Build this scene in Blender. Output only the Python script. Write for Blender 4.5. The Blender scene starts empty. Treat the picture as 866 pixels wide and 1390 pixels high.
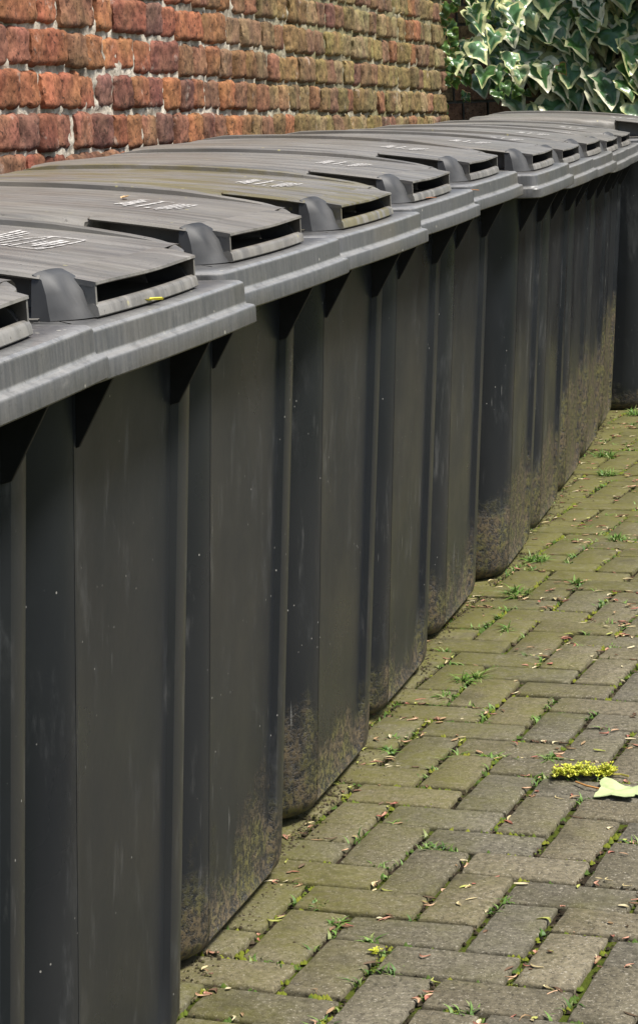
import bpy, bmesh, math, random
from mathutils import Vector, Matrix, noise
R=random.Random(7)
S=0.1                     # working unit = 1 decimetre
sc=bpy.context.scene; C=sc.collection
def V(*a): return Vector(a)
# the yard falls slightly away from the camera past the sixth bin
def gz(v):
    if v<19: return 0
    if v<24: return -.0033*(v-19)**2
    if v<31: return -.0825-.033*(v-24)
    return -.3135-.018*(min(v,75)-31)
# ------------------------------------------------------------------ helpers
def mesh_obj(name,verts,faces,mat,parent=None,smooth=None,cols=None,loc=None):
    me=bpy.data.meshes.new(name)
    me.from_pydata([(v[0]*S,v[1]*S,v[2]*S) for v in verts],[],faces)
    if cols is not None:
        ca=me.color_attributes.new('col','FLOAT_COLOR','POINT')
        for i,c in enumerate(cols): ca.data[i].color=(c[0],c[1],c[2],1)
    me.validate(); me.update()
    if smooth is not None:
        me.shade_smooth(); me.set_sharp_from_angle(angle=math.radians(smooth))
    me.materials.append(mat)
    o=bpy.data.objects.new(name,me); C.objects.link(o)
    if parent: o.parent=parent
    if loc: o.location=Vector(loc)*S
    return o
def thing(name,label,cat,loc=(0,0,0),rz=0,group=None):
    o=bpy.data.objects.new(name,None); C.objects.link(o); o.empty_display_size=.05
    o.location=Vector(loc)*S; o.rotation_euler=(0,0,rz); tag(o,label,cat,group); return o
def tag(o,label=None,cat=None,group=None,kind=None):
    if label:o['label']=label
    if cat:o['category']=cat
    if group:o['group']=group
    if kind:o['kind']=kind
class MB:
    def __init__(s): s.v=[];s.f=[];s.c=[]
    def add(s,vs,fs,col=None):
        n=len(s.v); s.v+=[tuple(v) for v in vs]; s.f+=[tuple(i+n for i in f) for f in fs]
        s.c+=(col if isinstance(col,list) else [col or (1,1,1)]*len(vs))
    def loft(s,rings,closed=True,caps=(False,False),col=None):
        n=len(rings[0]); vs=[p for r in rings for p in r]; fs=[]
        for a in range(len(rings)-1):
            for i in range(n if closed else n-1):
                j=(i+1)%n; fs.append((a*n+i,a*n+j,(a+1)*n+j,(a+1)*n+i))
        if caps[0]: fs.append(tuple(range(n))[::-1])
        if caps[1]: fs.append(tuple((len(rings)-1)*n+i for i in range(n)))
        s.add(vs,fs,col)
    def solid(s,P,h,col=None):
        # P polygon list, h offset vector
        n=len(P); Q=[Vector(p)+Vector(h) for p in P]
        s.add(list(P)+Q,[tuple(range(n))[::-1],tuple(range(n,2*n))]+[(i,(i+1)%n,n+(i+1)%n,n+i) for i in range(n)],col)
    def box(s,a,b,col=None):
        x0,y0,z0=a;x1,y1,z1=b
        s.solid([(x0,y0,z0),(x1,y0,z0),(x1,y1,z0),(x0,y1,z0)],(0,0,z1-z0),col)
    def tube(s,pts,r,n=8,col=None,caps=True):
        rings=[]
        for i,p in enumerate(pts):
            p=Vector(p); a=Vector(pts[max(0,i-1)]); b=Vector(pts[min(len(pts)-1,i+1)]); t=(b-a).normalized()
            u=t.orthogonal().normalized() if i==0 else (u-t*u.dot(t)).normalized()
            w=t.cross(u); rr=r[i] if isinstance(r,(list,tuple)) else r
            rings.append([p+(u*math.cos(2*math.pi*k/n)+w*math.sin(2*math.pi*k/n))*rr for k in range(n)])
        s.loft(rings,True,(caps,caps),col)
    def build(s,name,mat,parent=None,smooth=None,cols=False,loc=None,bevel=None):
        o=mesh_obj(name,s.v,s.f,mat,parent,None,s.c if cols else None,loc)
        bm=bmesh.new(); bm.from_mesh(o.data)
        bmesh.ops.recalc_face_normals(bm,faces=bm.faces)
        if bevel:
            es=[e for e in bm.edges if len(e.link_faces)==2 and e.calc_face_angle(0)>math.radians(28)]
            bmesh.ops.bevel(bm,geom=es,offset=bevel*S,segments=2,affect='EDGES',profile=.6,clamp_overlap=True)
        bm.to_mesh(o.data); bm.free()
        if smooth is not None:
            o.data.shade_smooth(); o.data.set_sharp_from_angle(angle=math.radians(smooth))
        return o
# ------------------------------------------------------------------ materials
class NT:
    def __init__(s,name):
        s.m=bpy.data.materials.new(name); s.m.use_nodes=True; s.t=s.m.node_tree; s.n=s.t.nodes; s.l=s.t.links
        s.b=s.n['Principled BSDF']
    def new(s,t,**k):
        x=s.n.new(t)
        for a,b in k.items():
            if a.startswith('i_'):
                key=a[2:]; key=int(key) if key.isdigit() else key.replace('_',' ')
                if hasattr(b,'is_linked') or isinstance(b,bpy.types.NodeSocket): s.l.new(b,x.inputs[key])
                else: x.inputs[key].default_value=b
            else: setattr(x,a,b)
        return x
    def link(s,a,b): s.l.new(a,b)
    def math(s,op,a,b=0.0,clamp=False):
        x=s.n.new('ShaderNodeMath'); x.operation=op; x.use_clamp=clamp
        for i,q in enumerate((a,b)):
            if isinstance(q,bpy.types.NodeSocket): s.l.new(q,x.inputs[i])
            else: x.inputs[i].default_value=q
        return x.outputs[0]
    def noise(s,vec,scale,detail=4,rough=.55):
        x=s.n.new('ShaderNodeTexNoise'); s.l.new(vec,x.inputs['Vector']); x.inputs['Scale'].default_value=scale
        x.inputs['Detail'].default_value=detail; x.inputs['Roughness'].default_value=rough; return x.outputs['Fac']
    def ramp(s,f,lo,hi,a=0,b=1):
        x=s.n.new('ShaderNodeMapRange'); x.interpolation_type='SMOOTHSTEP'
        s.l.new(f,x.inputs['Value']) ; x.inputs['From Min'].default_value=lo; x.inputs['From Max'].default_value=hi
        x.inputs['To Min'].default_value=a; x.inputs['To Max'].default_value=b; return x.outputs[0]
    def mix(s,f,a,b,mode='MIX'):
        x=s.n.new('ShaderNodeMix'); x.data_type='RGBA'; x.blend_type=mode
        for i,q in ((0,f),(6,a),(7,b)):
            if isinstance(q,bpy.types.NodeSocket): s.l.new(q,x.inputs[i])
            else: x.inputs[i].default_value=(tuple(q)+(1,)) if isinstance(q,(tuple,list)) else q
        return x.outputs[2]
    def vec(s,scale=(1,1,1),rand=True,coord='Object'):
        tc=s.n.new('ShaderNodeTexCoord'); mp=s.n.new('ShaderNodeMapping'); s.l.new(tc.outputs[coord],mp.inputs[0])
        mp.inputs['Scale'].default_value=scale
        if rand:
            oi=s.n.new('ShaderNodeObjectInfo'); m=s.math('MULTIPLY',oi.outputs['Random'],37.0)
            cb=s.n.new('ShaderNodeCombineXYZ')
            for i in range(3): s.l.new(m,cb.inputs[i])
            s.l.new(cb.outputs[0],mp.inputs['Location'])
        return mp.outputs[0]
    def attr(s,name,typ='GEOMETRY'):
        x=s.n.new('ShaderNodeAttribute'); x.attribute_name=name; x.attribute_type=typ; return x
    def set(s,color=None,rough=None,spec=None,bump=None,bs=.3,bd=.01):
        if color is not None:
            if isinstance(color,bpy.types.NodeSocket): s.l.new(color,s.b.inputs['Base Color'])
            else: s.b.inputs['Base Color'].default_value=tuple(color)+(1,)
        if rough is not None:
            if isinstance(rough,bpy.types.NodeSocket): s.l.new(rough,s.b.inputs['Roughness'])
            else: s.b.inputs['Roughness'].default_value=rough
        if spec is not None: s.b.inputs['Specular IOR Level'].default_value=spec
        if bump is not None:
            x=s.n.new('ShaderNodeBump'); x.inputs['Strength'].default_value=bs; x.inputs['Distance'].default_value=bd
            s.l.new(bump,x.inputs['Height']); s.l.new(x.outputs[0],s.b.inputs['Normal'])
        return s.m
def sepz(t,coord='Object'):
    tc=t.new('ShaderNodeTexCoord'); sp=t.new('ShaderNodeSeparateXYZ'); t.link(tc.outputs[coord],sp.inputs[0]); return sp.outputs

def mat_body():
    t=NT('charcoal_plastic'); v=t.vec(); o=sepz(t)
    base=t.mix(t.noise(v,3,3),(.008,.0102,.0138),(.015,.0172,.0198))
    # greenish brown film in vertical bands; lit front's lighter tone painted in with it
    vs=t.vec((5,5,.9)); lit_film=t.ramp(t.noise(vs,1.0,4),.35,.75)
    lit_film=t.math('MULTIPLY',lit_film,t.ramp(o[0],-.06,.02,.15,1))
    base=t.mix(t.math('MULTIPLY',lit_film,.30),base,(.040,.0405,.038))
    # dull chalky rubs
    rub=t.ramp(t.noise(t.vec((7,7,2)),1.5,8,.75),.54,.74)
    base=t.mix(t.math('MULTIPLY',rub,.48),base,(.095,.098,.10))
    pm=t.new('ShaderNodeMapping'); t.link(t.vec(),pm.inputs[0]); pm.inputs['Rotation'].default_value=(.7,0,0); pm.inputs['Scale'].default_value=(30,30,5)
    sm=t.math('MULTIPLY',t.ramp(t.noise(pm.outputs[0],1.0,6,.7),.55,.72),t.ramp(t.noise(v,3.5,3),.45,.62))
    base=t.mix(t.math('MULTIPLY',sm,.5),base,(.13,.13,.125))
    # fine scratches
    tc=t.new('ShaderNodeTexCoord'); mp=t.new('ShaderNodeMapping'); t.link(t.vec(),mp.inputs[0]); mp.inputs['Rotation'].default_value=(.5,0,0); mp.inputs['Scale'].default_value=(110,110,5)
    mp2=t.new('ShaderNodeMapping'); t.link(t.vec(),mp2.inputs[0]); mp2.inputs['Rotation'].default_value=(-.9,.3,0); mp2.inputs['Scale'].default_value=(130,130,7)
    scr=t.math('MAXIMUM',t.ramp(t.noise(mp.outputs[0],1.0,2,.4),.73,.79),t.ramp(t.noise(mp2.outputs[0],1.0,2,.4),.74,.80))
    scr=t.math('MULTIPLY',scr,t.ramp(t.noise(v,5,2),.45,.65))
    base=t.mix(t.math('MULTIPLY',scr,.5),base,(.28,.28,.26))
    # white specks
    vo=t.new('ShaderNodeTexVoronoi'); t.link(t.vec((1,1,.8)),vo.inputs['Vector']); vo.inputs['Scale'].default_value=60
    sp=t.math('MULTIPLY',t.ramp(vo.outputs['Distance'],.09,.05),t.ramp(t.noise(v,9,2),.5,.62))
    base=t.mix(t.math('MULTIPLY',sp,.7),base,(.35,.34,.31))
    # splashed soil and moss near the ground
    dirt=t.attr('dirt','OBJECT').outputs['Fac']
    edge=t.math('ADD',t.math('MULTIPLY',t.noise(v,6,5,.65),.5),-.2)
    run=t.math('MULTIPLY',t.noise(t.vec((22,22,1.5)),1.0,3),.16)
    h=t.math('SUBTRACT',t.math('ADD',t.math('ADD',o[2],edge),.08),run)
    lim=t.math('SUBTRACT',t.math('MULTIPLY',dirt,.24),.055)
    d=t.math('SUBTRACT',lim,h); d=t.ramp(d,-.10,.06)
    grit=t.ramp(t.noise(v,95,5,.75),.45,.54)
    fine=t.ramp(t.noise(v,180,4,.7),.42,.58)
    dm=t.math('MULTIPLY',d,t.math('MAXIMUM',grit,t.math('MULTIPLY',fine,.5)))
    dc=t.mix(t.ramp(t.noise(v,22,3),.42,.6),(.115,.088,.050),(.11,.10,.035))
    base=t.mix(t.math('MULTIPLY',dm,.95),base,dc)
    rough=t.math('ADD',t.math('MULTIPLY',dm,.35),t.ramp(t.noise(v,4,5),.3,.7,.26,.42))
    b=t.math('ADD',t.math('MULTIPLY',dm,1.0),t.math('MULTIPLY',t.noise(v,25,3),.12))
    return t.set(base,rough,.36,b,.6,.005)
def mat_lid(name='faded_lid_plastic',k=1.0):
    t=NT(name); v=t.vec(); 
    st=t.noise(t.vec((3,40,10)),1.0,4,.6)
    base=t.mix(t.ramp(st,.33,.66),(.078*k,.076*k,.072*k),(.165*k,.158*k,.145*k))
    big=t.ramp(t.noise(v,2.2,5,.65),.35,.7)
    base=t.mix(t.math('MULTIPLY',big,.55),base,(.125*k,.110*k,.090*k))
    chalk=t.ramp(t.noise(t.vec((7,30,7)),1.3,6,.7),.6,.75)
    base=t.mix(t.math('MULTIPLY',chalk,.55),base,(.33,.32,.30))
    pit=t.ramp(t.noise(v,140,3,.7),.62,.72)
    base=t.mix(t.math('MULTIPLY',pit,.7),base,(.03,.028,.024))
    moss=t.attr('moss','OBJECT').outputs['Fac']
    mm=t.math('MULTIPLY',t.ramp(t.noise(t.vec((4,14,6)),1.6,7,.72),.43,.62),moss)
    base=t.mix(t.math('MULTIPLY',mm,.75),base,(.125,.105,.032))
    vo=t.new('ShaderNodeTexVoronoi'); t.link(v,vo.inputs['Vector']); vo.inputs['Scale'].default_value=30
    sp=t.math('MULTIPLY',t.ramp(vo.outputs['Distance'],.11,.07),t.ramp(t.noise(v,8,2),.52,.6))
    base=t.mix(t.math('MULTIPLY',sp,.7),base,(.42,.38,.16))
    b=t.math('ADD',t.noise(v,160,4,.7),t.math('MULTIPLY',st,.5))
    return t.set(base,t.ramp(t.noise(v,9,4),.3,.7,.38,.6),.5,b,.25,.0015)
def mat_rim():
    t=NT('faded_rim_plastic'); v=t.vec()
    dr=t.noise(t.vec((60,60,7)),2.0,4,.65)     # run marks down the face
    base=t.mix(t.ramp(dr,.3,.75),(.058,.059,.060),(.100,.098,.094))
    base=t.mix(t.math('MULTIPLY',t.ramp(t.noise(v,3,4),.45,.7),.5),base,(.105,.092,.070))
    chalk=t.ramp(t.noise(t.vec((4,4,8)),3,6,.7),.6,.74)
    base=t.mix(t.math('MULTIPLY',chalk,.35),base,(.26,.25,.23))
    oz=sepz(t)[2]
    hl_n=t.ramp(t.noise(v,40,5,.7),.25,.6,.35,1)
    for z0,w_ in ((.9590,.0050),(.9872,.0035)):  # sky highlight on ledge and crest painted in as broken pale lines
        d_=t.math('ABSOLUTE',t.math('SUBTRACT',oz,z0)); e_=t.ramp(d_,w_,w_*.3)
        base=t.mix(t.math('MULTIPLY',t.math('MULTIPLY',e_,hl_n),.5),base,(.34,.335,.32))
    pit=t.ramp(t.noise(v,120,3,.7),.62,.72)
    base=t.mix(t.math('MULTIPLY',pit,.45),base,(.03,.03,.026))
    vo=t.new('ShaderNodeTexVoronoi'); t.link(v,vo.inputs['Vector']); vo.inputs['Scale'].default_value=36
    sp=t.math('MULTIPLY',t.ramp(vo.outputs['Distance'],.1,.06),t.ramp(t.noise(v,8,2),.5,.6))
    base=t.mix(t.math('MULTIPLY',sp,.6),base,(.45,.43,.36))
    return t.set(base,t.ramp(t.noise(v,9,4),.3,.7,.30,.46),.5,t.noise(v,110,4),.25,.0015)
def mat_plain(name,c,r=.6,var=.25,sc_=30,bump=.2,spec=.5):
    t=NT(name); v=t.vec(); n=t.noise(v,sc_,4)
    return t.set(t.mix(t.ramp(n,.3,.7),tuple(x*(1-var) for x in c),tuple(x*(1+var) for x in c)),r,spec,n,bump,.002)
def mat_brick():
    t=NT('old_brick'); v=t.vec(rand=False); a=t.attr('col').outputs['Color']; n=t.noise(v,38,6,.7)
    base=t.mix(t.ramp(n,.35,.62),t.mix(.55,a,(.03,.018,.014)),t.mix(.12,a,(.5,.3,.2)))
    base=t.mix(t.math('MULTIPLY',t.ramp(t.noise(v,95,5,.75),.54,.64),.85),base,(.022,.014,.010))
    base=t.mix(t.math('MULTIPLY',t.ramp(t.noise(v,16,5,.7),.60,.72),.45),base,(.42,.36,.30))
    h=t.math('ADD',n,t.math('MULTIPLY',t.noise(v,120,4,.7),.7))
    return t.set(base,.9,.2,h,.7,.004)
def mat_mortar():
    t=NT('lime_mortar'); v=t.vec(rand=False); n=t.noise(v,45,6,.7); o=sepz(t)
    base=t.mix(t.ramp(n,.3,.7),(.24,.21,.165),(.58,.53,.44))
    base=t.mix(t.math('MULTIPLY',t.ramp(t.noise(v,9,4),.52,.66),.7),base,(.10,.08,.06))
    far=t.ramp(o[1],2.2,3.6); base=t.mix(t.math('MULTIPLY',far,t.ramp(t.noise(v,5,4),.3,.6,.4,.9)),base,(.16,.145,.07))
    return t.set(base,.95,.1,n,.9,.006)
def mat_paver():
    t=NT('paving_block'); v=t.vec(rand=False); a=t.attr('col').outputs['Color']; o=sepz(t)
    n=t.noise(v,90,6,.75)
    base=t.mix(t.ramp(n,.32,.66),t.mix(.6,a,(.030,.027,.018)),t.mix(.15,a,(.32,.29,.20)))
    base=t.mix(t.math('MULTIPLY',t.ramp(t.noise(v,190,3,.8),.58,.66),.8),base,(.36,.33,.26))
    base=t.mix(t.math('MULTIPLY',t.ramp(t.noise(v,140,3,.8),.57,.65),.8),base,(.025,.022,.016))
    # algae: strongest beside the bins and under the far end
    g=t.math('ADD',t.math('MULTIPLY',o[0],-.9),t.math('MULTIPLY',o[1],.0)); g=t.math('ADD',g,t.math('MULTIPLY',t.noise(v,3.2,6,.7),1.5))
    al=t.ramp(g,.35,1.05)
    base=t.mix(t.math('MULTIPLY',al,t.ramp(t.noise(v,60,4,.7),.3,.6,.45,.85)),base,(.100,.096,.018))
    stain=t.ramp(t.noise(v,7,6,.7),.52,.7)
    base=t.mix(t.math('MULTIPLY',stain,.55),base,(.055,.049,.030))
    blot=t.ramp(t.noise(v,24,6,.75),.55,.7); base=t.mix(t.math('MULTIPLY',blot,.4),base,(.20,.185,.13))
    return t.set(base,.85,.25,t.math('ADD',n,t.math('MULTIPLY',t.noise(v,260,3,.8),.6)),.7,.003)
def mat_soil():
    t=NT('joint_soil'); v=t.vec(rand=False)
    base=t.mix(t.noise(v,70,5,.7),(.014,.010,.007),(.050,.038,.024))
    m=t.ramp(t.noise(v,5.5,5,.7),.45,.53)
    base=t.mix(t.math('MULTIPLY',m,.9),base,t.mix(t.noise(v,60,3),(.10,.115,.012),(.045,.075,.012)))
    return t.set(base,.95,.1,t.noise(v,110,5,.75),1,.008)
def mat_attr(name,r=.6,spec=.4,trans=0,sub=.0,bump=None):
    t=NT(name); a=t.attr('col').outputs['Color']; v=t.vec(rand=False)
    n=t.noise(v,60,4)
    base=t.mix(t.ramp(n,.3,.7),t.mix(.25,a,(.02,.03,.01)),a)
    if trans:
        t.set(base,r,spec,n,.25,.002)
        tr=t.new('ShaderNodeBsdfTranslucent'); t.link(base,tr.inputs[0]); mx=t.new('ShaderNodeMixShader'); mx.inputs[0].default_value=trans
        t.link(t.b.outputs[0],mx.inputs[1]); t.link(tr.outputs[0],mx.inputs[2]); t.link(mx.outputs[0],t.n['Material Output'].inputs[0]); return t.m
    return t.set(base,r,spec,n,.3,.002)
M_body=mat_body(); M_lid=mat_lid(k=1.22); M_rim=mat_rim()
M_ear=mat_plain('smooth_grip_plastic',(.040,.041,.042),.55,.3,14,.15,.35)
M_web=mat_plain('shade_black_plastic',(.010,.010,.010),.6,.3,40,.2,.3)  # webs blackened, the shade under the rim put into their colour
M_black=mat_plain('black_rubber',(.02,.02,.02),.7)
M_stamp=None
def mat_stamp():
    t=NT('worn_white_print'); v=t.vec(rand=False)
    n=t.ramp(t.noise(v,90,5,.75),.40,.52)
    return t.set(t.mix(n,(.16,.15,.14),(.50,.485,.46)),.6,.4)
M_stamp=mat_stamp()

# ------------------------------------------------------------------ wheelie bin (local frame, dm: x out of the front, y along the row away from the camera; origin at the far front foot)
def rrect(x0,x1,y0,y1,rs,z,bow=0,n=6,front=None):
    """closed loop: far front corner -> near front ... rs=(near front, far front, far back, near back)"""
    P=[]
    def arc(cx,cy,r,a0,a1):
        for i in range(n+1):
            a=math.radians(a0+(a1-a0)*i/n); P.append([cx+r*math.cos(a),cy+r*math.sin(a),z])
    rnf,rff,rfb,rnb=rs
    arc(x1-rnf,y0+rnf,rnf,-90,0)
    if front:
        for (y,dx) in front: P.append([x1+dx,y,z])
    arc(x1-rff,y1-rff,rff,0,90)
    arc(x0+rfb,y1-rfb,rfb,90,180)
    arc(x0+rnb,y0+rnb,rnb,180,270)
    if bow:
        yc=(y0+y1)/2; hw=(y1-y0)/2
        for q in P:
            if q[0]>x1-max(rnf,rff)-.01: q[0]+=bow*(1-((q[1]-yc)/hw)**2)
    return P
def body_ring(z,ins=0):
    t=z/9.4
    x1=.0+.66*t-ins; x0=-5.1-1.1*t+ins; y1=.68+.2*t-ins; y0=-4.25-.2*t+ins
    g=.09 if z>.3 else .0
    a=y0+.98; b=y1-.98; m=[y0+(y1-y0)*f for f in (.33,.5,.67)]
    fr=[(a-.06,0),(a,-.01),(a+.06,-g),(a+.16,-g-.01)]+[(y,-g-.0) for y in m]+[(b-.16,-g-.01),(b-.06,-g),(b,-.01),(b+.06,0)]
    P=rrect(x0,x1,y0,y1,(.98,.74,.5,.5),z,0,10,fr)
    return P
def make_body(root):
    m=MB()
    rings=[body_ring(.0,.42),body_ring(.04,.28),body_ring(.12,.13),body_ring(.26,.03),body_ring(.42,0)]+[body_ring(z) for z in (1.2,2.4,3.6,4.8,6,7.2,8.4,9.0,9.5)]
    m.loft(rings,True,(True,False))
    b=m.build('body',M_body,root,smooth=35)
    # triangular webs carrying the rim
    t=.96; x1=.72*.95
    for y in (-3.42,-.2):
        g=MB(); xb=.42
        g.solid([(xb,y,8.45),(xb+.04,y,9.36),(1.06,y,9.36),(1.08,y,9.28),(.62,y,8.5)],(0,.06,0))
        g.build('rim_web',M_web,root,bevel=.012)
    return b
def make_rim(root):
    m=MB()
    def ring(o,z): return rrect(-6.55+o,1.42-o,-5.30+o,.38-o,(.2,.14,.4,.4),z,.06,5,[(y,0) for y in (-4.6,-3.8,-3,-2.2,-1.4,-.6)])
    prof=[(1.1,9.33),(.14,9.47),(.10,9.41),(.02,9.40),(0,9.42),(0,9.60),(.012,9.625),(.03,9.635),(.085,9.65),(.095,9.665),(.10,9.685),(.105,9.885),(.115,9.92),(.15,9.945),(.45,9.972),(.9,9.985),(1.0,9.9),(1.0,9.4)]
    m.loft([ring(a,b) for a,b in prof])
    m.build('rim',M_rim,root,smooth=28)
ZF=10.36
def zl(x):
    d=.98-x
    return ZF+.17*d-.0125*d*d
def make_lid(root):
    m=MB(); zb=9.985
    def sec(x,kind):
        z=zl(x)
        if kind=='wall':
            q=.42*max(0,min(1,(x+2.6)/1.6))**2
            near=[(-4.4,zb+.03),(-4.93+q,zb),(-4.97+q,zb+.02),(-4.95+q,z-.24),(-4.92+q,z-.12),(-4.86+q,z-.05),(-4.76+q,z-.01),(-4.64+q,z)]
        else:
            near=[(-3.7,zb+.03),(-4.5,zb),(-4.52,zb+.03),(-3.75,zb+.08),(-3.7,z-.09),(-4.38,z-.03),(-4.42,z-.005),(-4.38,z+.03)]
        far=[(-.2,z),(-.02,z-.01),(.06,z-.05),(.11,z-.12),(.13,z-.2),(.14,zb+.02),(.12,zb),(-.4,zb+.03)]
        top=[(y,z+.02*math.sin((y+5)*1.2)) for y in (-4.0,-3,-1.8,-.8)]
        return [(x,y,zz) for y,zz in near+top+far]
    s0=-.85
    xs=[(-6.3,'wall'),(-6.22,'wall')]+[(-5.9+.6*i,'wall') for i in range(9)]+[(s0-.06,'wall'),(s0,'slot'),(-.6,'slot'),(-.2,'slot'),(.2,'slot'),(.5,'slot')]
    rings=[sec(*a) for a in xs]
    rings[0]=[(x,y,min(z,zl(x)-.2)) for x,y,z in rings[0]]
    m.loft(rings,True,(True,False))
    # raised bead along the far edge: steep inner face, rounded crown, turned down round the front corner
    def bead(x,y,h,tx,ty):
        z=zl(x)-.005-.05*max(0,min(1,(x+1.2)/1.2)); nx,ny=ty,-tx    # nx,ny points to the lid centre side
        return [(x+nx*a,y+ny*a,z+b) for a,b in ((.10,-.12),(.085,0.0),(.075,h*.8),(.04,h),(-.02,h*1.02),(-.07,h*.75),(-.10,h*.2),(-.12,-.2))]
    rg=[]; H=.085
    for x in [-6.15+.5*i for i in range(13)]: rg.append(bead(x,-.03,H if x>-6.1 else .02,1,0))
    for k in range(1,9):
        a=math.radians(k*11.25); rr=.62
        rg.append(bead(.02+rr*math.sin(a),-.03-rr*(1-math.cos(a)),H*(1-.11*k),math.cos(a),-math.sin(a)))
    m.loft(rg,False,(True,True))
    lid=m.build('lid',M_lid,root,smooth=38)
    # front pocket, open to the front and running back into the hollow lid
    p=MB(); yn,yf=-4.12,-.92; xf=1.02; xb=.40; n=12
    cols_=[]
    for i in range(n+1):
        t=i/n; yfr=yn+(yf-yn)*t; ybk=-3.98+(-.55+3.98)*t
        wv=.008*math.sin(t*7+1); bw=.03*(1-(2*t-1)**2)
        zk=zl(xb)+.02*math.sin((ybk+5)*1.2)+.002
        cols_.append([(xb,ybk,zk),(xb+.3,(yfr+ybk)/2,zl(xb+.3)+.006),(xf+bw,yfr,zl(xf)+wv),(xf+bw+.004,yfr,zl(xf)-.03+wv),(xf+bw-.05,yfr,zl(xf)-.05+wv),(xb+.02,ybk,zl(xb)-.07)])
    p.loft(cols_,True,(True,True))
    for (a,b_,dy) in (((xb-.1,-3.95),(xf-.01,yn),.045),((xb-.1,-.6),(xf-.01,yf),-.045)):
        p.solid([(a[0],a[1],9.99),(b_[0],b_[1],9.99),(b_[0],b_[1],zl(xf)-.02),(a[0],a[1],zl(a[0])-.02)],(0,dy,0))
    rings=[]
    for i in range(21):
        t=i/20; y=yn+(yf-yn)*t; bw=.07*(1-(2*t-1)**2)
        pr=[(-.8,9.985),(0.03,9.985),(.045,10.0),(.03,10.085),(.01,10.115),(-.03,10.13),(-.09,10.12),(-.16,10.06),(-.8,10.03)]
        rings.append([(xf-.02+bw+a,y,b_) for a,b_ in pr])
    p.loft(rings,True,(True,True))
    p.build('handle_pocket',M_lid,root,smooth=40)
    # corner grips
    for side in (0,1):
        e=MB(); n1=11
        def Y(y): return y if side==0 else -5.0-y
        rows=[[] for _ in range(8)]
        for i in range(n1):
            t=i/(n1-1); y=-4.40+.47*t; yb=-4.47+.37*t
            bump=.04*math.sin(t*math.pi)**.6
            xt=.47+.17*t+.05*math.sin(t*math.pi); xo=.62+.37*t+.08*math.sin(t*math.pi)
            zt=zl(.42)+.03+bump
            zlow=9.985
            if side: zt=zl(.42)-.07
            dz_=.12 if side else 0
            rows[0].append((.40,Y(y),zl(.4)-.06-dz_)); rows[1].append((.41,Y(y),zl(.4)-.0+bump*.7-dz_)); rows[2].append((xt-.05,Y(y),zt))
            for k,(f,o) in enumerate(((.12,.035),(.45,.035+.05*math.sin(t*9)),(.8,.01))):
                rows[3+k].append((xt+(xo-xt)*f+o,Y(y+(yb-y)*f),zt+(zlow-zt)*f))
            rows[6].append((xo,Y(yb),zlow)); rows[7].append((.40,Y(yb),zlow))
        e.loft(rows,False,(False,False))
        for k in (0,n1-1): e.add([r[k] for r in rows],[tuple(range(len(rows)))])
        e.build('corner_grip',M_ear,root,smooth=50)
    # hinge and rear handle bar
    h=MB()
    for y in (-4.6,-3.0,-1.9,-.4): h.box((-6.75,y-.12,9.75),(-6.1,y+.12,10.25))
    h.tube([(-6.78,-4.9,10.0),(-6.78,-.1,10.0)],.13,10)
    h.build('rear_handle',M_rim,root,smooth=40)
def make_wheels(root):
    for y in (-4.9,.05):
        w=MB(); w.tube([(-4.9,y-.22,1.0),(-4.9,y-.18,1.0),(-4.9,y+.18,1.0),(-4.9,y+.22,1.0)],[.9,1.0,1.0,.9],24); w.build('wheel',M_black,root,smooth=40)
# white printed marks in lid coordinates: (x0,y0,x1,y1,width)
STAMP_BOX=[]
STAMP_TXT=[]
def make_stamp(root,strokes):
    m=MB()
    for (x0,y0,x1,y1,w) in strokes:
        a=V(x0,y0);b=V(x1,y1); d=b-a; L=d.length; d/=L; nrm=V(-d.y,d.x)*w/2; n=max(2,int(L/.08)); 
        L_=[];R_=[]
        for i in range(n+1):
            q=a+d*(L*i/n); j=1+.5*noise.noise(Vector((q.x*9,q.y*6,1)))
            l=q+nrm*j; r=q-nrm*j
            zz=lambda p:zl(p.x)+.02*math.sin((p.y+5)*1.2)+.012
            L_.append((l.x,l.y,zz(l))); R_.append((r.x,r.y,zz(r)))
        nn=len(L_); m.add(L_+R_,[(i,i+1,nn+i+1,nn+i) for i in range(nn-1)])
    return m.build('printed_mark',M_stamp,root)
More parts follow.
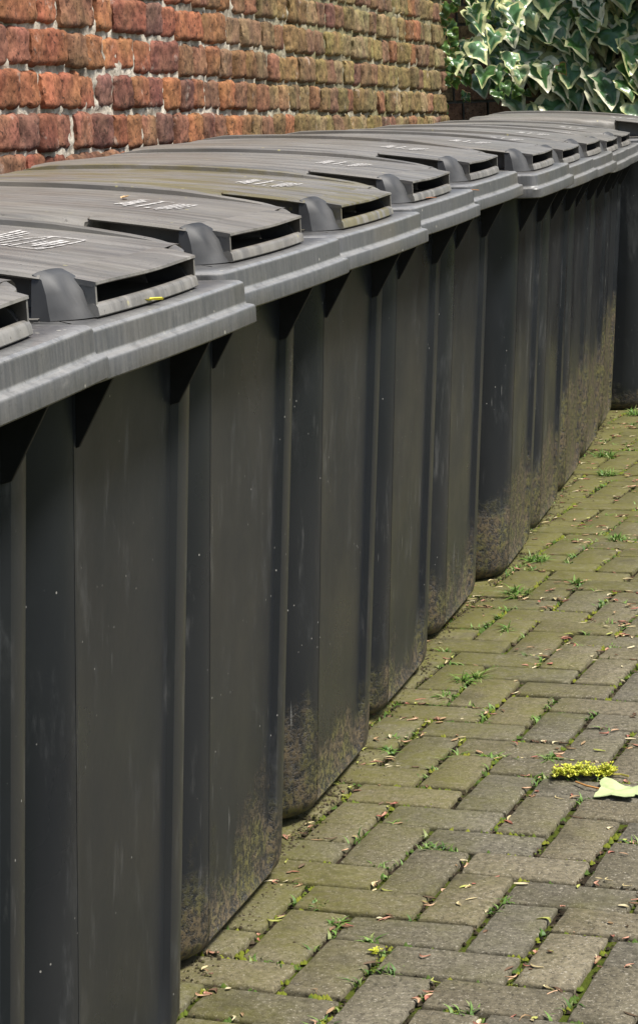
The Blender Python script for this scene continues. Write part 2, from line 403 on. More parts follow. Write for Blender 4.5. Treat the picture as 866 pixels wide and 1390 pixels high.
# lettering runs across the lid (baseline along x as seen from the row), strokes measured in decimetres
def glyph_rows():
    box=[]; x0,x1=-.80,-.42; y0,y1=-2.25,-.80
    box+=[(x0,y0,x1,y0,.04),(x0-.04,y1,x1,y1,.04),(x0,y0,x0-.04,y1,.03),(x1,y0,x1,y1,.03)]
    box+=[(-.62,-1.95,-.62,-1.05,.07),(-.53,-1.85,-.53,-1.1,.06),(-.47,-2.2,-.47,-1.95,.06),(-.70,-1.8,-.70,-1.3,.03)]
    box+=[(-1.0,-2.2,-.98,-1.2,.03),(-.98,-1.2,-.86,-.8,.03),(-.88,-2.25,-.88,-1.95,.05)]
    box+=[(-1.30,-1.9,-1.30,-.6,.06),(-1.38,-1.8,-1.40,-.5,.05),(-1.22,-1.85,-1.20,-.7,.03),(-1.12,-2.1,-1.12,-1.1,.03)]
    txt=[]
    def let(x,segs):
        for (a,b,c,d,w) in segs: txt.append((x+a,b,x+c,d,w))
    T=-1.15;B=-2.45
    let(-1.32,[(0,B+.1,-.03,T,.04),(.07,B+.2,.04,T-.1,.05),(-.03,T,.10,T,.04),(.14,B+.1,.11,T-.2,.04),(0,B+.3,.14,B+.3,.03),(.19,B,.16,B+.5,.05)])
    let(-.97,[(.0,B+.05,-.05,T,.055),(-.12,T,.12,T,.035)])
    let(-.79,[(.0,B-.05,-.01,B+.2,.05)])
    let(-.68,[(0,B,-.04,T-.1,.035),(.07,B-.1,.03,T-.1,.045),(.14,B+.1,.1,T-.1,.05),(.21,B+.3,.18,T,.035),(-.04,T-.1,.2,T,.03),(0,B,.10,B,.03)])
    return box,txt
STAMP_BOX,STAMP_TXT=glyph_rows()

proto=thing('wheelie_bin','x','wheelie bin',(0,0,0),0,'row of wheelie bins along the brick wall')
make_body(proto); make_rim(proto); make_lid(proto); make_wheels(proto)
ROT=math.radians(4.6)
bins=[ # u, v, rot deg, dirt, moss, stamp, label
 (1.22,-12.8,6.8,.5,.1,'box','nearest grey wheelie bin, cut off by the left edge of the picture'),
 (.42,-7.0,4.4,.35,.1,'box','dark wheelie bin with a yellow leaf on its rim, second from the camera'),
 (-.56,-.92,4.0,.8,.12,'txt','dark wheelie bin with green moss low on its side, third from the camera'),
 (-1.34,5.37,4.6,.85,1.0,'txt','wheelie bin with a lid covered in mustard coloured moss'),
 (-2.16,11.31,5.2,.6,.15,'txt','wheelie bin with two reddish scraps on its rim, just beyond the mossy lid'),
 (-2.99,17.5,5.6,.8,.1,'txt','wheelie bin with pale rub marks on its lower front, sixth from the camera'),
 (-3.36,23.6,6.4,1.2,.1,'txt','wheelie bin sticking out most, a crust of brown soil along its foot'),
 (-4.33,30.0,6.6,1.2,.1,'txt','narrow looking wheelie bin set slightly back, eighth from the camera'),
 (-5.26,36.2,6.8,1.6,.1,'txt','wheelie bin with shiny pale streaks down its front, ninth from the camera'),
 (-6.22,42.4,7.4,1.8,.1,'txt','soil stained wheelie bin, tenth from the camera, third from the far end'),
 (-7.25,48.6,8.0,2.0,.1,'txt','last of the close packed wheelie bins, brown with soil for much of its height'),
 (-6.9,54.8,7.0,.5,.1,'txt','farthest dark wheelie bin standing forward of the row, its side seen face on'),
 (-7.0,61.2,7.0,.5,.1,'txt','wheelie bin lid just showing behind the farthest forward bin, below the ivy'),
]
SH=V(-.06,.65,-.06)
for ch in proto.children:
    k_=ch.name.split('.')[0]
    if k_ in ('rim','lid','handle_pocket','corner_grip','rear_handle'): ch.data.transform(Matrix.Translation((SH if k_!='rim' else V(-.12,.65,-.06))*S))
sb=make_stamp(None,STAMP_BOX); st_=make_stamp(None,STAMP_TXT)
sb.parent=proto
for q in (sb,st_): q.data.transform(Matrix.Translation(SH*S))
for i,(u,v,rd,dirt,moss,stp,lab) in enumerate(bins):
    if i==0: o=proto
    else:
        o=proto.copy(); C.objects.link(o)
        for ch in proto.children:
            if ch is sb: continue
            c=ch.copy(); C.objects.link(c); c.parent=o
        if stp=='box': c=sb.copy(); C.objects.link(c); c.parent=o
        else: c=st_.copy() if i>2 else st_; (C.objects.link(c) if i>2 else None); c.parent=o
    o.location=(u*S,v*S,gz(v)*S); o.scale=(1,1,1.0127 if i==0 else 1.02 if i==11 else 1+.003*((i*7)%3-1)); o.rotation_euler=(0,0,math.radians(rd)); o['label']=lab
for o in [x for x in C.objects if x.name.startswith('wheelie_bin')]:
    i=min(range(len(bins)),key=lambda k:(o.location.x-bins[k][0]*S)**2+(o.location.y-bins[k][1]*S)**2)
    for ch in o.children:
        ch['dirt']=float(bins[i][3]); ch['moss']=float(bins[i][4])

# ------------------------------------------------------------------ brick wall
WS=-.115; WU=-9.35; WV=5.0; TILT=-.033
def wallpt(s,d,z): # s along wall (v), d out of wall, z
    return (WU+WS*(s-WV)+d, s-WS*d, z)
def brick_col(s,z):
    n=noise.noise(Vector((s*.12,z*.4,3)))
    reds=[(.34,.13,.05),(.30,.10,.045),(.29,.105,.050),(.25,.080,.045),(.20,.072,.050),(.33,.130,.055),(.19,.080,.060),(.17,.080,.065),(.27,.110,.065),(.34,.115,.055),(.22,.105,.055)]
    c=Vector(R.choice(reds))*(.62+.36*R.random())
    g=(s-20+9*n)/14; g=max(0,min(1,g)); 
    if R.random()<.15: g*=.3
    gr=Vector(R.choice([(.17,.145,.045),(.20,.17,.06),(.13,.115,.04),(.23,.20,.09),(.15,.095,.05)]))
    g=g*.85
    return c*(1-g)+gr*g
wall=thing('brick_wall','long old red brick wall with pale crumbling mortar behind the row of bins','wall',(0,0,0))
bm_=MB(); PITCH=.875
s0w,s1w=-14,55.2
for row in range(-2,27):
    zc=11.50+(row-14)*PITCH    # z of course centre at v=8
    z_at=lambda s: zc+TILT*(s-8)
    s=s0w+R.random()*1.2; kind=row%4; first=True
    while s<s1w:
        hdr = (kind in (2,3)) or R.random()<.62
        L=(1.06 if hdr else 2.12)*(1+R.uniform(-.05,.07)); H=.765*(1+R.uniform(-.045,.045))
        if s+L>s1w: L=s1w-s
        if L<.3: break
        z=z_at(s+L/2)+R.uniform(-.025,.025)
        if z>.3:
            detail = z>9.6 and z<16 and s>3
            nx=(max(8,int(L/.08)) if detail else 2); nz=11 if detail else 2
            dep=R.uniform(-.06,.06); tx=R.uniform(-.04,.04); tz=R.uniform(-.03,.03)
            col=brick_col(s,z); seed=R.random()*100
            vs=[];cs=[]
            for j in range(nz+1):
                for i in range(nx+1):
                    a=-1+2*i/nx; b=-1+2*j/nz
                    e=max(abs(a)**16,abs(b)**16); e2=(abs(a)**9)*(abs(b)**9)
                    x=a*L/2*(1-.03*abs(b)**10); zz=b*H/2*(1-.04*abs(a)**10)
                    p=Vector((s+x,seed,z+zz))
                    d=dep+tx*a+tz*b-.07*e-.06*e2
                    if detail:
                        d+=.035*noise.noise(p*2.2)+.035*noise.noise(p*6)+.025*noise.noise(p*13)
                        x+=(.05*noise.noise(p*2.5+Vector((9,0,0)))+.025*noise.noise(p*7))*(abs(a)**2); zz+=(.05*noise.noise(p*2.5+Vector((0,9,0)))+.025*noise.noise(p*7+Vector((5,5,0))))*(abs(b)**2)
                    vs.append(wallpt(s+L/2+x,d,z+zz)); q_=1+.45*noise.noise(p*1.5); cs.append((col.x*q_,col.y*q_*(1+.25*noise.noise(p*1.3+Vector((3,1,0)))),col.z*q_))
            n=len(vs); fs=[(j*(nx+1)+i,j*(nx+1)+i+1,(j+1)*(nx+1)+i+1,(j+1)*(nx+1)+i) for j in range(nz) for i in range(nx)]
            # skirt into the wall
            bd=[i for i in range(nx+1)]+[(j+1)*(nx+1)-1 for j in range(1,nz+1)]+[nz*(nx+1)+i for i in range(nx-1,-1,-1)]+[j*(nx+1) for j in range(nz-1,0,-1)]
            for k in bd:
                q=vs[k]; vs.append((q[0]-.45,q[1],q[2])); cs.append(cs[k])
            m=len(bd)
            for k in range(m): fs.append((bd[k],n+k,n+(k+1)%m,bd[(k+1)%m]))
            bm_.add(vs,fs,cs)
        s+=L+R.uniform(.07,.14)
bm_.build('brick_face',mat_brick(),wall,smooth=60,cols=True)
mm=MB(); step=.11; ns=int((s1w-2)/step); 
vs=[];fs=[]; zr=[9.4+.09*k for k in range(74)]
for i in range(ns+1):
    s=2+i*(s1w-2)/ns
    for z in zr:
        p=Vector((s,0,z)); d=-.115+.06*noise.noise(p*1.3)+.07*noise.noise(p*4)+.04*noise.noise(p*9)
        vs.append(wallpt(s,d,z))
nz=len(zr)
for i in range(ns):
    for j in range(nz-1): fs.append((i*nz+j,(i+1)*nz+j,(i+1)*nz+j+1,i*nz+j+1))
mm.add(vs,fs)
# core of the wall
P=[wallpt(s0w,-.3,-2),wallpt(s1w,-.3,-2),wallpt(s1w,-2.4,-2),wallpt(s0w,-2.4,-2)]
mm.solid(P,(0,0,24))
mm.build('mortar',mat_mortar(),wall,smooth=60)
cp=MB()
for k in range(26):
    a=s0w+k*3.0; b=min(s1w,a+2.94); 
    if b>a: cp.solid([wallpt(a,.3,22.0),wallpt(b,.3,22.0),wallpt(b,-2.7,22.0),wallpt(a,-2.7,22.0)],(0,0,.8))
cp.build('coping',mat_plain('coping_stone',(.22,.20,.16),.9,.3,12,.5),wall,bevel=.06)
# end wall carrying the ivy
ew=thing('garden_wall','shaded brick wall across the far end, almost hidden by ivy','wall',(-1,70,-.8))
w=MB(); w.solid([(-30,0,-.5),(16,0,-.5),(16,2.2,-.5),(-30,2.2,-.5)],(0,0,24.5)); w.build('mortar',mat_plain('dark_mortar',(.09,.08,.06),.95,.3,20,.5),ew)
w=MB()
for row in range(0,27):
    z=.1+row*.875; x=-30+R.random()*1.2
    while x<15.4:
        L=R.choice((1.06,2.12)); L=min(L,16-x)
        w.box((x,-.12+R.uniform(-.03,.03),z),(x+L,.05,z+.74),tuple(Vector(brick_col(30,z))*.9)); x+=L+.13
w.build('brick_face',bpy.data.materials['old_brick'],ew,cols=True)

# ------------------------------------------------------------------ ivy
def ivy_leaf(mb,pos,down,out,size,droop,var,seed):
    """lobed leaf hanging from its stalk: down = tip direction, out = face normal"""
    rr=random.Random(seed)
    down=down.normalized(); side=down.cross(out).normalized(); nrm=side.cross(down).normalized()*-1
    if nrm.dot(out)<0: nrm=-nrm
    half=[(0,.02),(.22,-.09),(.42,.0),(.50,.16),(.44,.30),(.47,.44),(.34,.56),(.24,.74),(.11,.92),(0,1.08)]
    out_=[]; n=len(half)
    for sgn in (1,-1):
        seq=half if sgn==1 else half[::-1][1:-1]
        for (x,y) in seq: out_.append((x*sgn*(1+.18*rr.uniform(-1,1)),y+.04*rr.uniform(-1,1)))
    cen=(0,.42)
    def P(x,y):
        fold=.42*abs(x)*var['fold']; curl=-.34*y*y*droop; wav=.07*math.sin(8*x+7*y+seed)+.05*math.sin(13*y+seed*2)
        return pos+(side*x+down*y+nrm*(-fold*-1*.8+curl+wav))*size
    m=len(out_); vs=[];cs=[]
    g=var['green']; cr=var['cream']
    for f,c in ((1.0,cr),(var['marg'],None),(.45,None)):
        for k,(x,y) in enumerate(out_):
            j=f if f in (1.0,.45) else min(.93,f*(1+.28*rr.uniform(-1,1)))
            xx=cen[0]+(x-cen[0])*j; yy=cen[1]+(y-cen[1])*j
            vs.append(P(xx,yy)); cs.append(tuple(c) if c else tuple(Vector(g)*(1 if f>.5 else .8)*(1+.4*rr.uniform(-1,1))))
    # sharp cream/green step
    vs2=[];
    vs.append(P(*cen)); cs.append(tuple(Vector(g)*.9))
    # duplicate ring just inside margin in cream so that the border stays crisp
    base=len(vs)
    for k,(x,y) in enumerate(out_):
        j=var['marg']+.05
        vs.append(P(cen[0]+(x-cen[0])*min(.97,j),cen[1]+(y-cen[1])*min(.97,j))); cs.append(tuple(cr))
    fs=[]
    for k in range(m):
        k2=(k+1)%m
        fs.append((k,k2,base+k2,base+k)); fs.append((base+k,base+k2,m+k2,m+k)); fs.append((m+k,m+k2,2*m+k2,2*m+k)); fs.append((2*m+k,2*m+k2,3*m))
    mb.add(vs,fs,cs)
ivy=thing('ivy','large cream edged variegated ivy tumbling over the far end behind the last bins','ivy',(-1,69.8,-.8))
fo=MB(); fo2=MB(); stm=MB()
RI=random.Random(21)
def leafvar():
    g=RI.choice([(.08,.19,.07),(.12,.25,.10),(.06,.15,.055),(.15,.29,.13),(.10,.23,.06),(.20,.33,.16)])
    return dict(fold=RI.uniform(-.6,1.8),green=g,cream=RI.choice([(.72,.70,.42),(.78,.76,.52),(.62,.64,.32),(.55,.58,.26)]) ,marg=RI.uniform(.60,.84))
# layered shingles: back to front
for layer,(dep,cnt,smin,smax) in enumerate([(-1.2,600,1.0,1.6),(-2.2,900,1.0,1.6),(-3.3,1000,1.0,1.65)]):
    for k in range(cnt):
        x=RI.uniform(-16.6,14); z=RI.uniform(8.5,23)
        if layer==2 and x<-15.2 : continue
        bulge=.9*noise.noise(Vector((x*.25,z*.25,layer)))
        y=dep-bulge+RI.uniform(-.35,.35)
        if x<-13.6 and z<12.5 and RI.random()<.7: continue
        dn=Vector((RI.uniform(.1,1.1),RI.uniform(-1.2,-.3),-1)); ot=Vector((RI.uniform(-.1,.9),-1,RI.uniform(.6,1.6)))
        ivy_leaf(fo,Vector((x,y,z)),dn,ot,RI.uniform(smin,smax),RI.uniform(.3,1.2),leafvar(),k+layer*1000)
# small new leaves creeping round the end of the brick wall
def small_leaf(p,s,bright=True):
    v_=dict(fold=RI.uniform(.3,1.2),green=RI.choice([(.07,.16,.03),(.10,.20,.035),(.05,.12,.03)]),cream=RI.choice([(.22,.30,.07),(.14,.22,.05),(.30,.18,.07)]),marg=.86)
    ivy_leaf(fo2,p,Vector((RI.uniform(-.6,.9),RI.uniform(-.3,.2),-.8)),Vector((RI.uniform(-.2,.7),-1,RI.uniform(.2,1))),s,RI.uniform(.3,1.1),v_,RI.randint(0,9999))
for k in range(60):
    x=RI.gauss(-14.4,.7); z=RI.uniform(11.2,17)
    if z<12 and RI.random()<.5: continue
    small_leaf(Vector((x,RI.uniform(-9.5,-3.0) if x>-14.3 else RI.uniform(-13.5,-8),z)),RI.uniform(.25,.6))
for k in range(55):
    z=RI.uniform(12.2,18)
    small_leaf(Vector((RI.gauss(-14.0,.28),RI.uniform(-15.4,-14.0),z)),RI.uniform(.28,.6))
for k in range(34):
    ivy_leaf(fo,Vector((RI.uniform(-14.3,-12.6),RI.uniform(-13.6,-6),RI.uniform(12.8,18))),Vector((RI.uniform(.1,1.1),RI.uniform(-1.2,-.3),-1)),Vector((RI.uniform(-.1,.9),-1,RI.uniform(.6,1.6))),RI.uniform(.7,1.15),RI.uniform(.3,1.2),leafvar(),k+9000)
for k in range(50):
    small_leaf(Vector((RI.uniform(-15,2),RI.uniform(-4.0,-3.0),RI.uniform(10.5,17))),RI.uniform(.3,.6))
for k in range(26):
    x=RI.uniform(-15.4,12); pts=[]; 
    z=0; 
    while z<22: pts.append((x+.5*noise.noise(Vector((x,z*.2,0))),-.35-.3*abs(noise.noise(Vector((x,z*.3,5)))),z)); z+=1.2
    stm.tube(pts,[.16-.10*i/len(pts) for i in range(len(pts))],6,(.09,.065,.04))
M_leaf=mat_attr('variegated_leaf',.30,.6,.22)
fo.build('foliage',M_leaf,ivy,smooth=60,cols=True); fo2.build('young_foliage',M_leaf,ivy,smooth=60,cols=True)
stm.build('stem',mat_attr('ivy_stem',.9,.1),ivy,smooth=60,cols=True)

# ------------------------------------------------------------------ ground and paving
g=MB(); vv=[-3000,-40]+[19+.5*k for k in range(11)]+[25+2*k for k in range(4)]+[75,3000]
for a,b in zip(vv,vv[1:]): g.add([(-3000,a,gz(a)-.09),(3000,a,gz(a)-.09),(3000,b,gz(b)-.09),(-3000,b,gz(b)-.09)],[(0,1,2,3)])
# fine sheet for the joints around the picture
gr=g.build('ground',mat_soil()); tag(gr,kind='structure')
pv=MB(); edges=[]
def block(u,v,w,l):
    j=R.uniform(.028,.046)
    x0,x1,y0,y1=u+j*1.6+R.uniform(-.012,.012),u+w-j*1.6+R.uniform(-.012,.012),v+j+R.uniform(-.012,.012),v+l-j+R.uniform(-.012,.012)
    fine=(-7<u<8 and -8<v<30)
    st=.16 if fine else .6
    seed=R.random()*50
    out=[]
    for (a,b) in (((x0,y0),(x1,y0)),((x1,y0),(x1,y1)),((x1,y1),(x0,y1)),((x0,y1),(x0,y0))):
        n=max(1,int(math.hypot(b[0]-a[0],b[1]-a[1])/st))
        for i in range(n): t=i/n; out.append((a[0]+(b[0]-a[0])*t,a[1]+(b[1]-a[1])*t))
    cx,cy=(x0+x1)/2,(y0+y1)/2; h=R.uniform(-.02,.02); tx,ty=R.uniform(-.012,.012),R.uniform(-.012,.012)
    rings=[]
    for k,(ins,dz) in enumerate(((0,-.14),(0,-.045),(.012,-.014),(.034,0))):
        r=[]
        for (x,y) in out:
            dx,dy=x-cx,y-cy; hx,hy=(x1-x0)/2,(y1-y0)/2
            sx=(hx-ins)/hx; sy=(hy-ins)/hy
            nn=noise.noise(Vector((x*2.6,y*2.6,seed)))*.03+noise.noise(Vector((x*8,y*8,seed)))*.03
            cor=.012*(abs(dx/hx)**10)*(abs(dy/hy)**10)
            r.append((cx+dx*(sx-(.0 if k==0 else nn/hx*.6)-cor),cy+dy*(sy-(.0 if k==0 else nn/hy*.6)-cor),gz(y)+dz+h+tx*dx+ty*dy+(nn*.3 if k==3 else 0)))
        rings.append(r)
    b=Vector(R.choice([(.155,.132,.086),(.180,.153,.100),(.130,.112,.074),(.170,.142,.088),(.150,.132,.094),(.140,.126,.094)]))*(R.uniform(.72,1.02))
    pv.loft(rings,True,(False,True),tuple(b)); edges.append((x0,x1,y0,y1))
for m_ in range(-18,24):
    for k in range(-60,60):
        u=k+2*m_; v=-k+2*m_
        if -13<u<15 and -14<v<74: block(u,v,1,2)
        u+=1; v+=1
        if -13<u<15 and -14<v<74: block(u,v,2,1)
po=pv.build('paving',mat_paver(),smooth=45,cols=True); tag(po,kind='structure')

# ------------------------------------------------------------------ joint moss, litter, soil
RL=random.Random(5)
def joint_pt(umin,umax,vmin,vmax):
    while True:
        x0,x1,y0,y1=RL.choice(edges); s=RL.randint(0,3); t=RL.random()
        p=((x0-.05,y0+(y1-y0)*t),(x1+.05,y0+(y1-y0)*t),(x0+(x1-x0)*t,y0-.05),(x0+(x1-x0)*t,y1+.05))[s]
        if umin<p[0]<umax and vmin<p[1]<vmax: return p
li=MB()
def scrap(p,z,L,W,a,col,curl):
    n=4; vs=[];fs=[]
    d=Vector((math.cos(a),math.sin(a),0)); s=Vector((-d.y,d.x,0)); b=RL.uniform(-1,1)*curl
    for i in range(n+1):
        t=i/n; w=W*math.sin(math.pi*(.12+.8*t)); q=Vector((p[0],p[1],z+(gz(p[1]) if abs(p[0])+abs(p[1])>.001 else 0)))+d*(L*(t-.5))+s*(b*L*math.sin(t*math.pi))+Vector((0,0,.06*L*curl*math.sin(t*3.1)+.02))
        vs+=[q+s*w*.5+Vector((0,0,.3*W)),q+Vector((0,0,0)),q-s*w*.5+Vector((0,0,.25*W))]
    for i in range(n):
        a_=3*i; fs+=[(a_,a_+1,a_+4,a_+3),(a_+1,a_+2,a_+5,a_+4)]
    li.add(vs,fs,col)
LC=[(.42,.22,.15),(.50,.32,.20),(.35,.14,.10),(.48,.40,.22),(.30,.20,.11),(.55,.48,.30),(.14,.08,.05),(.35,.36,.10),(.20,.12,.07),(.12,.08,.05)]
for k in range(3600):
    if k<3000: p=joint_pt(-8,8,-6,52); z=-.03
    else: p=(RL.uniform(-8,7),RL.uniform(-6,52)); z=.0
    cl=noise.noise(Vector((p[0]*.5,p[1]*.25,8)))
    if RL.random()>.55+1.4*cl: continue
    for q in range(RL.choice((1,1,2,3))):
        scrap((p[0]+RL.gauss(0,.10),p[1]+RL.gauss(0,.10)),z+.01,RL.uniform(.06,.26),RL.uniform(.03,.08),RL.uniform(0,6.28),RL.choice(LC),RL.uniform(0,.8))
lo=li.build('leaf_litter',mat_attr('dry_scraps',.8,.2),smooth=60,cols=True); tag(lo,'scattered pinkish and straw coloured bud scales over the block paving','litter',kind='stuff')
# crumbs of soil along the foot of the bins
so=MB()
def crumb(p,r,col):
    vs=[];a=RL.random()*6
    for k in range(5): vs.append((p[0]+r*math.cos(a+k*1.256)*RL.uniform(.7,1.2),p[1]+r*math.sin(a+k*1.256)*RL.uniform(.7,1.2),p[2]+gz(p[1])))
    vs.append((p[0],p[1],p[2]+gz(p[1])+r*RL.uniform(.5,1)))
    so.add(vs,[(k,(k+1)%5,5) for k in range(5)],col)
for (u,v,rd,*_) in bins:
    c,s=math.cos(math.radians(rd)),math.sin(math.radians(rd))
    for k in range(300):
        ly=RL.uniform(-6.2,.6); lx=RL.gauss(-.06,.13) if RL.random()<.93 else RL.gauss(.2,.4)
        crumb((u+c*lx-s*ly,v+s*lx+c*ly,.0),RL.uniform(.01,.038),RL.choice([(.055,.042,.026),(.07,.056,.034),(.06,.055,.022),(.10,.08,.045),(.04,.03,.02)]))
for k in range(7000):
    p=joint_pt(-8,8,-6,40); crumb((p[0]+RL.gauss(0,.03),p[1]+RL.gauss(0,.03),-.06),RL.uniform(.02,.055),RL.choice([(.03,.022,.014),(.045,.034,.022),(.015,.012,.008),(.08,.06,.04)]))
s_=so.build('soil',mat_attr('soil_crumbs',.95,.1),cols=True); tag(s_,'dark soil crumbs gathered along the foot of the bins and in the joints','soil',kind='stuff')
# moss cushions in joints
mo=MB()
for k in range(5200):
    p=joint_pt(-8,8,-6,52)
    if noise.noise(Vector((p[0]*.55,p[1]*.4,2)))<-.06+.02*RL.random(): continue
    c=RL.choice([(.13,.15,.015),(.16,.17,.02),(.09,.12,.015),(.06,.10,.02)])
    for q in range(4):
        pp=(p[0]+RL.gauss(0,.045),p[1]+RL.gauss(0,.045)); r=RL.uniform(.02,.05)
        vs=[];a=RL.random()*6
        for t in range(5): vs.append((pp[0]+r*math.cos(a+t*1.256),pp[1]+r*math.sin(a+t*1.256),-.05+gz(pp[1])))
        vs.append((pp[0],pp[1],gz(pp[1])-.05+r*RL.uniform(.8,1.7))); mo.add(vs,[(t,(t+1)%5,5) for t in range(5)],c)
m_=mo.build('moss',mat_attr('joint_moss',.9,.15),smooth=80,cols=True); tag(m_,'yellow green moss growing along the joints of the paving','moss',kind='stuff')
# small sprigs in joints: stuff
def blade(mb,p,ang,L,W,lean,col,n=4):
    d=Vector((math.cos(ang),math.sin(ang),0)); s=Vector((-d.y,d.x,0)); vs=[]
    for i in range(n+1):
        t=i/n; q=Vector(p)+d*(L*lean*t*t)+Vector((0,0,L*(t-.35*lean*t*t))); w=W*(1-t)**.7
        vs+=[q+s*w*.5,q-s*w*.5]
    mb.add(vs,[(2*i,2*i+1,2*i+3,2*i+2) for i in range(n)],col)
GC=[(.10,.20,.03),(.14,.26,.04),(.07,.15,.025),(.19,.30,.07),(.25,.30,.10)]
sg=MB()
for k in range(2600):
    p=joint_pt(-7.5,7,-6,50)
    if noise.noise(Vector((p[0]*.7,p[1]*.5,30)))<.06: continue
    for q in range(RL.randint(2,6)):
        blade(sg,(p[0]+RL.gauss(0,.06),p[1]+RL.gauss(0,.06),-.05+gz(p[1])),RL.random()*6.28,RL.uniform(.08,.2),RL.uniform(.03,.07),RL.uniform(.6,1.6),RL.choice(GC),3)
so_=sg.build('ground_cover',mat_attr('weed_green',.55,.4,.2),smooth=60,cols=True); tag(so_,'tiny green seedlings sprouting in the joints of the paving','seedlings',kind='stuff')
# separate tufts
M_grass=mat_attr('grass_blade',.5,.4,.2)
tufts=[(-2.25,18.3,1.0,'bright grass tuft close to the foot of the sixth bin'),
 (-2.79,22.25,1.05,'rounded bright grass tuft against the far corner of the sixth bin'),
 (-1.06,10.9,1.0,'wide leafy weed tuft on the paving, the largest near the fifth bin'),
 (-1.21,9.6,.7,'low dense weed just nearer the camera than the wide leafy tuft'),
 (-1.1,5.9,.5,'thin grass blades at the far corner of the third bin'),
 (-1.2,6.6,.45,'pale grass blades just beyond the foot of the third bin'),
 (.43,-1.8,.5,'spiky pale tuft in a joint near the bottom of the picture'),
 (.93,-2.4,.4,'few crossed grass blades right of the spiky pale tuft'),
 (-5.1,39.4,1.3,'upper of the two wide grass tufts lying near the right edge'),
 (-4.3,36.0,1.1,'low wide grass tuft over a heap of dead scraps'),
 (-6.5,49.3,1.3,'farthest grass tuft, beneath the forward standing last bin'),
 (-1.42,25.3,.9,'small tuft on the open paving close to the right edge, right of the sixth bin'),
 (-1.12,19.8,.8,'scruffy tuft full of pink scales in the middle of the paving'),
 (-1.45,15.0,.7,'scruffy weed with dry scales before the mossy joint'),
 (1.96,6.1,.55,'reddish leaved weed left of and beyond the yellow flower cluster')]
import json
for (u,v,sz,lab) in tufts:
    t=MB()
    for k in range(int(80*sz+18)):
        if k%9==0: ox,oy,os_=RL.uniform(-.2,.2)*sz,RL.uniform(-.26,.26)*sz,RL.uniform(.35,1)
        a=RL.random()*6.28; r=abs(RL.gauss(0,.06*sz))
        blade(t,(ox+r*math.cos(a),oy+r*math.sin(a),-.04),a+RL.gauss(0,.9),RL.uniform(.10,.42)*sz*os_,RL.uniform(.03,.09),RL.uniform(.3,2.2),RL.choice(GC))
    o=t.build('grass_tuft',M_grass,None,smooth=60,cols=True,loc=(u,v,gz(v))); tag(o,lab,'grass tuft','grass tufts growing in the paving')
# yellow flower cluster and pale leaf near the right edge
def at_leaf(cx,cy,size,rot,col,name,label,cat,z=.03,thick=.01):
    m=MB(); pts=[]
    lob=[(0,1.0),(40,.62),(58,.92),(90,.55),(112,.80),(140,.42),(180,.25)]
    for s in (1,-1):
        seq=lob if s==1 else lob[::-1][1:-1]
        for a,r in seq: pts.append((a*s,r))
    full=[]
    for i,(a,r) in enumerate(pts):
        a2,r2=pts[(i+1)%len(pts)]; 
        if a2-a>180:a2-=360
        if a-a2>180:a2+=360
        for t in (0,.33,.66): 
            full.append((a+(a2-a)*t,(r+(r2-r)*t)*(1+.10*math.sin(i*5+t*19))))
    ring=lambda f,dz:[(size*r*f*math.cos(math.radians(a+rot)),size*.62*r*f*math.sin(math.radians(a+rot)),z+dz+.05*size*math.sin(a*.07)*f+.06*size*f*f*abs(math.sin(math.radians(a*2.5)))) for a,r in full]
    m.loft([ring(.02,0),ring(.5,.0),ring(1,0),ring(1,-thick),ring(.02,-thick)],True,(True,True),col)
    m.tube([(size*.2*math.cos(math.radians(rot+180)),size*.2*math.sin(math.radians(rot+180)),z),(size*.6*math.cos(math.radians(rot+175)),size*.6*math.sin(math.radians(rot+175)),z+.04),(size*.95*math.cos(math.radians(rot+160)),size*.95*math.sin(math.radians(rot+160)),z+.02)],.018,5,(.5,.25,.08))
    o=m.build(name,mat_attr(name+'_surface',.6,.3,.15),None,smooth=50,cols=True,loc=(cx,cy,0)); tag(o,label,cat); return o
at_leaf(3.5,4.4,.85,0,(.52,.60,.30),'fallen_leaf','pale green lobed leaf lying on the paving at the right edge','leaf')
fl=MB()
for k in range(420):
    t=RL.random(); cx=-.50+1.0*t; cy=.30*(t-.5)+RL.gauss(0,.09); cz=.06+abs(RL.gauss(0,.06)); r=RL.uniform(.025,.05)
    a=RL.random()*6
    for q in range(4):
        b=a+q*1.57; fl.add([(cx,cy,cz),(cx+r*math.cos(b-.5),cy+r*math.sin(b-.5),cz+r*.7),(cx+1.5*r*math.cos(b),cy+1.5*r*math.sin(b),cz+r),(cx+r*math.cos(b+.5),cy+r*math.sin(b+.5),cz+r*.7)],[(0,1,2,3)],RL.choice([(.62,.62,.06),(.50,.54,.05),(.70,.66,.12),(.36,.42,.04)]))
fl.tube([(-.6,-.12,.04),(0,.03,.06),(.6,.15,.05),(.75,.1,.04)],.02,5,(.4,.35,.08))
f=fl.build('flower_cluster',mat_attr('flower_petals',.6,.3,.15),None,cols=True,loc=(2.8,5.1,0)); tag(f,'yellow green flower cluster fallen beside the pale leaf','flower')
fl2=MB()
for k in range(30):
    cx,cy,cz=RL.gauss(0,.06),RL.gauss(0,.06),.04+abs(RL.gauss(0,.04)); r=.04; a=RL.random()*6
    for q in range(4):
        b=a+q*1.57; fl2.add([(cx,cy,cz),(cx+r*math.cos(b-.5),cy+r*math.sin(b-.5),cz+r*.7),(cx+1.5*r*math.cos(b),cy+1.5*r*math.sin(b),cz+r),(cx+r*math.cos(b+.5),cy+r*math.sin(b+.5),cz+r*.7)],[(0,1,2,3)],RL.choice([(.62,.62,.06),(.50,.54,.05)]))
f=fl2.build('flower_cluster',bpy.data.materials['flower_petals'],None,cols=True,loc=(1.89,-3.45,0)); f.scale=(.6,.6,.6); tag(f,'small yellow blossom lying at the bottom of the picture','flower')
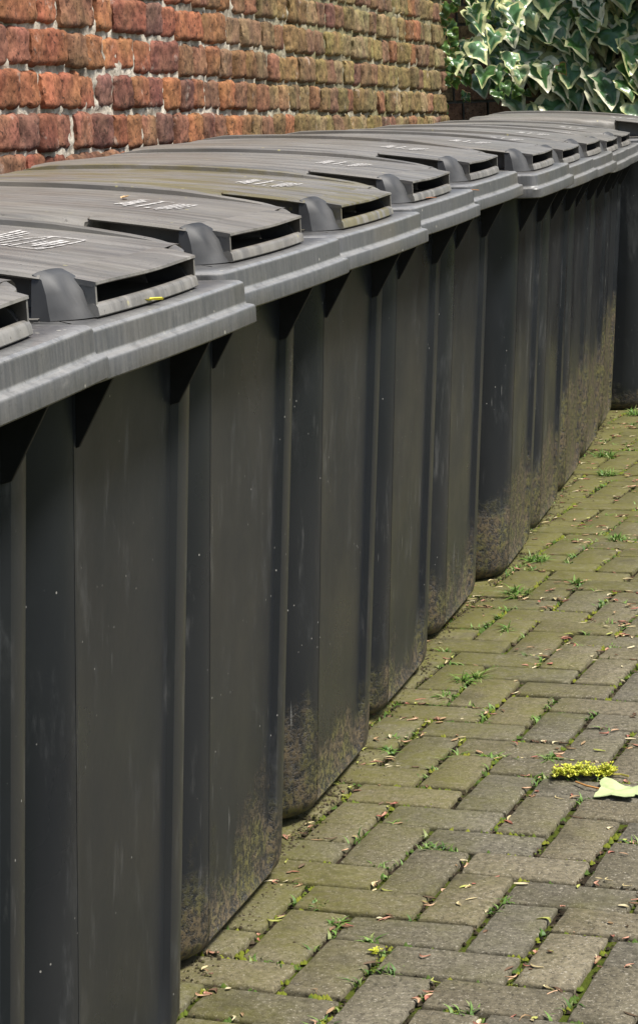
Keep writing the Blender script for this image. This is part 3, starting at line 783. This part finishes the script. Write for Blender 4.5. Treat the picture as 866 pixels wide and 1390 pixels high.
# scraps resting on the bins
def bin_pt(i,x,y,z):
    u,v,rd=bins[i][:3]; c,s=math.cos(math.radians(rd)),math.sin(math.radians(rd)); x+=SH.x; y+=SH.y; z+=SH.z; return (u+c*x-s*y,v+s*x+c*y,z)
M_scrap=mat_attr('petal',.6,.3,.1)
def rest(i,x,y,z,L,W,ang,col,name,label,cat,curl=.3):
    global li
    keep=li; li=MB(); scrap((0,0),.0,L,W,ang,col,curl); o=li.build(name,M_scrap,None,smooth=60,cols=True,loc=bin_pt(i,x,y,z)); li=keep; tag(o,label,cat)
rest(1,1.13,-2.9,9.99,.52,.10,1.25,(.75,.66,.06),'yellow_leaf','curled yellow leaf on the rim below the lid handle of the second bin','leaf')
rest(2,-1.6,-1.3,zl(-1.6)+.02,.32,.08,1.9,(.62,.42,.22),'dry_petal','curled tan petal on the lid in front of the mossy one','petal')
rest(4,1.18,-3.4,9.98,.22,.05,.3,(.60,.28,.16),'bud_scale','reddish bud scale at the lip of the fifth bin lid','bud scale')
rest(4,1.25,.1,9.9,.34,.05,-.4,(.62,.34,.18),'bud_scale','bent pinkish bud scale further along the rim of the fifth bin','bud scale')

# ------------------------------------------------------------------ light, sky, camera
w=bpy.data.worlds.new('World'); sc.world=w; w.use_nodes=True; nt=w.node_tree
sk=nt.nodes.new('ShaderNodeTexSky'); sk.sky_type='NISHITA'; sk.sun_disc=False
SUN_EL=math.radians(60); SUN_AZ=math.radians(98)     # azimuth from +Y (down the row) towards +X
sk.sun_elevation=SUN_EL; sk.sun_rotation=SUN_AZ; sk.air_density=1.0; sk.dust_density=2.5; sk.ozone_density=.8
nt.links.new(sk.outputs[0],nt.nodes['Background'].inputs[0]); nt.nodes['Background'].inputs[1].default_value=.07
L=bpy.data.lights.new('sun','SUN'); L.energy=3.2; L.angle=math.radians(12); L.color=(1,.96,.90)
lo=bpy.data.objects.new('sun',L); C.objects.link(lo)
sd=Vector((math.sin(SUN_AZ)*math.cos(SUN_EL),math.cos(SUN_AZ)*math.cos(SUN_EL),math.sin(SUN_EL)))
lo.rotation_euler=sd.to_track_quat('Z','Y').to_euler()
cam=bpy.data.cameras.new('camera'); co=bpy.data.objects.new('camera',cam); C.objects.link(co); sc.camera=co
r=Vector((0.9343425131432102,0.35320128054790295,-0.047464971848216235)); d=Vector((0.018843646966403962,-0.18196534008004492,-0.9831243725890226)); f=Vector((-0.3558777670805468,0.9176804838443908,-0.17667355339407453))
m=Matrix((( r.x,-d.x,-f.x,1.258676762),(r.y,-d.y,-f.y,-3.230384845),(r.z,-d.z,-f.z,1.242956329),(0,0,0,1)))
co.matrix_world=m
cam.sensor_fit='HORIZONTAL'; cam.sensor_width=36; cam.lens=3104.57/866*36; cam.shift_y=-45/866; cam.clip_start=.05; cam.clip_end=1000
sc.view_settings.view_transform='Standard'; sc.view_settings.look='None'; sc.view_settings.gamma=1; sc.view_settings.exposure=1.14
sc.render.engine='CYCLES'
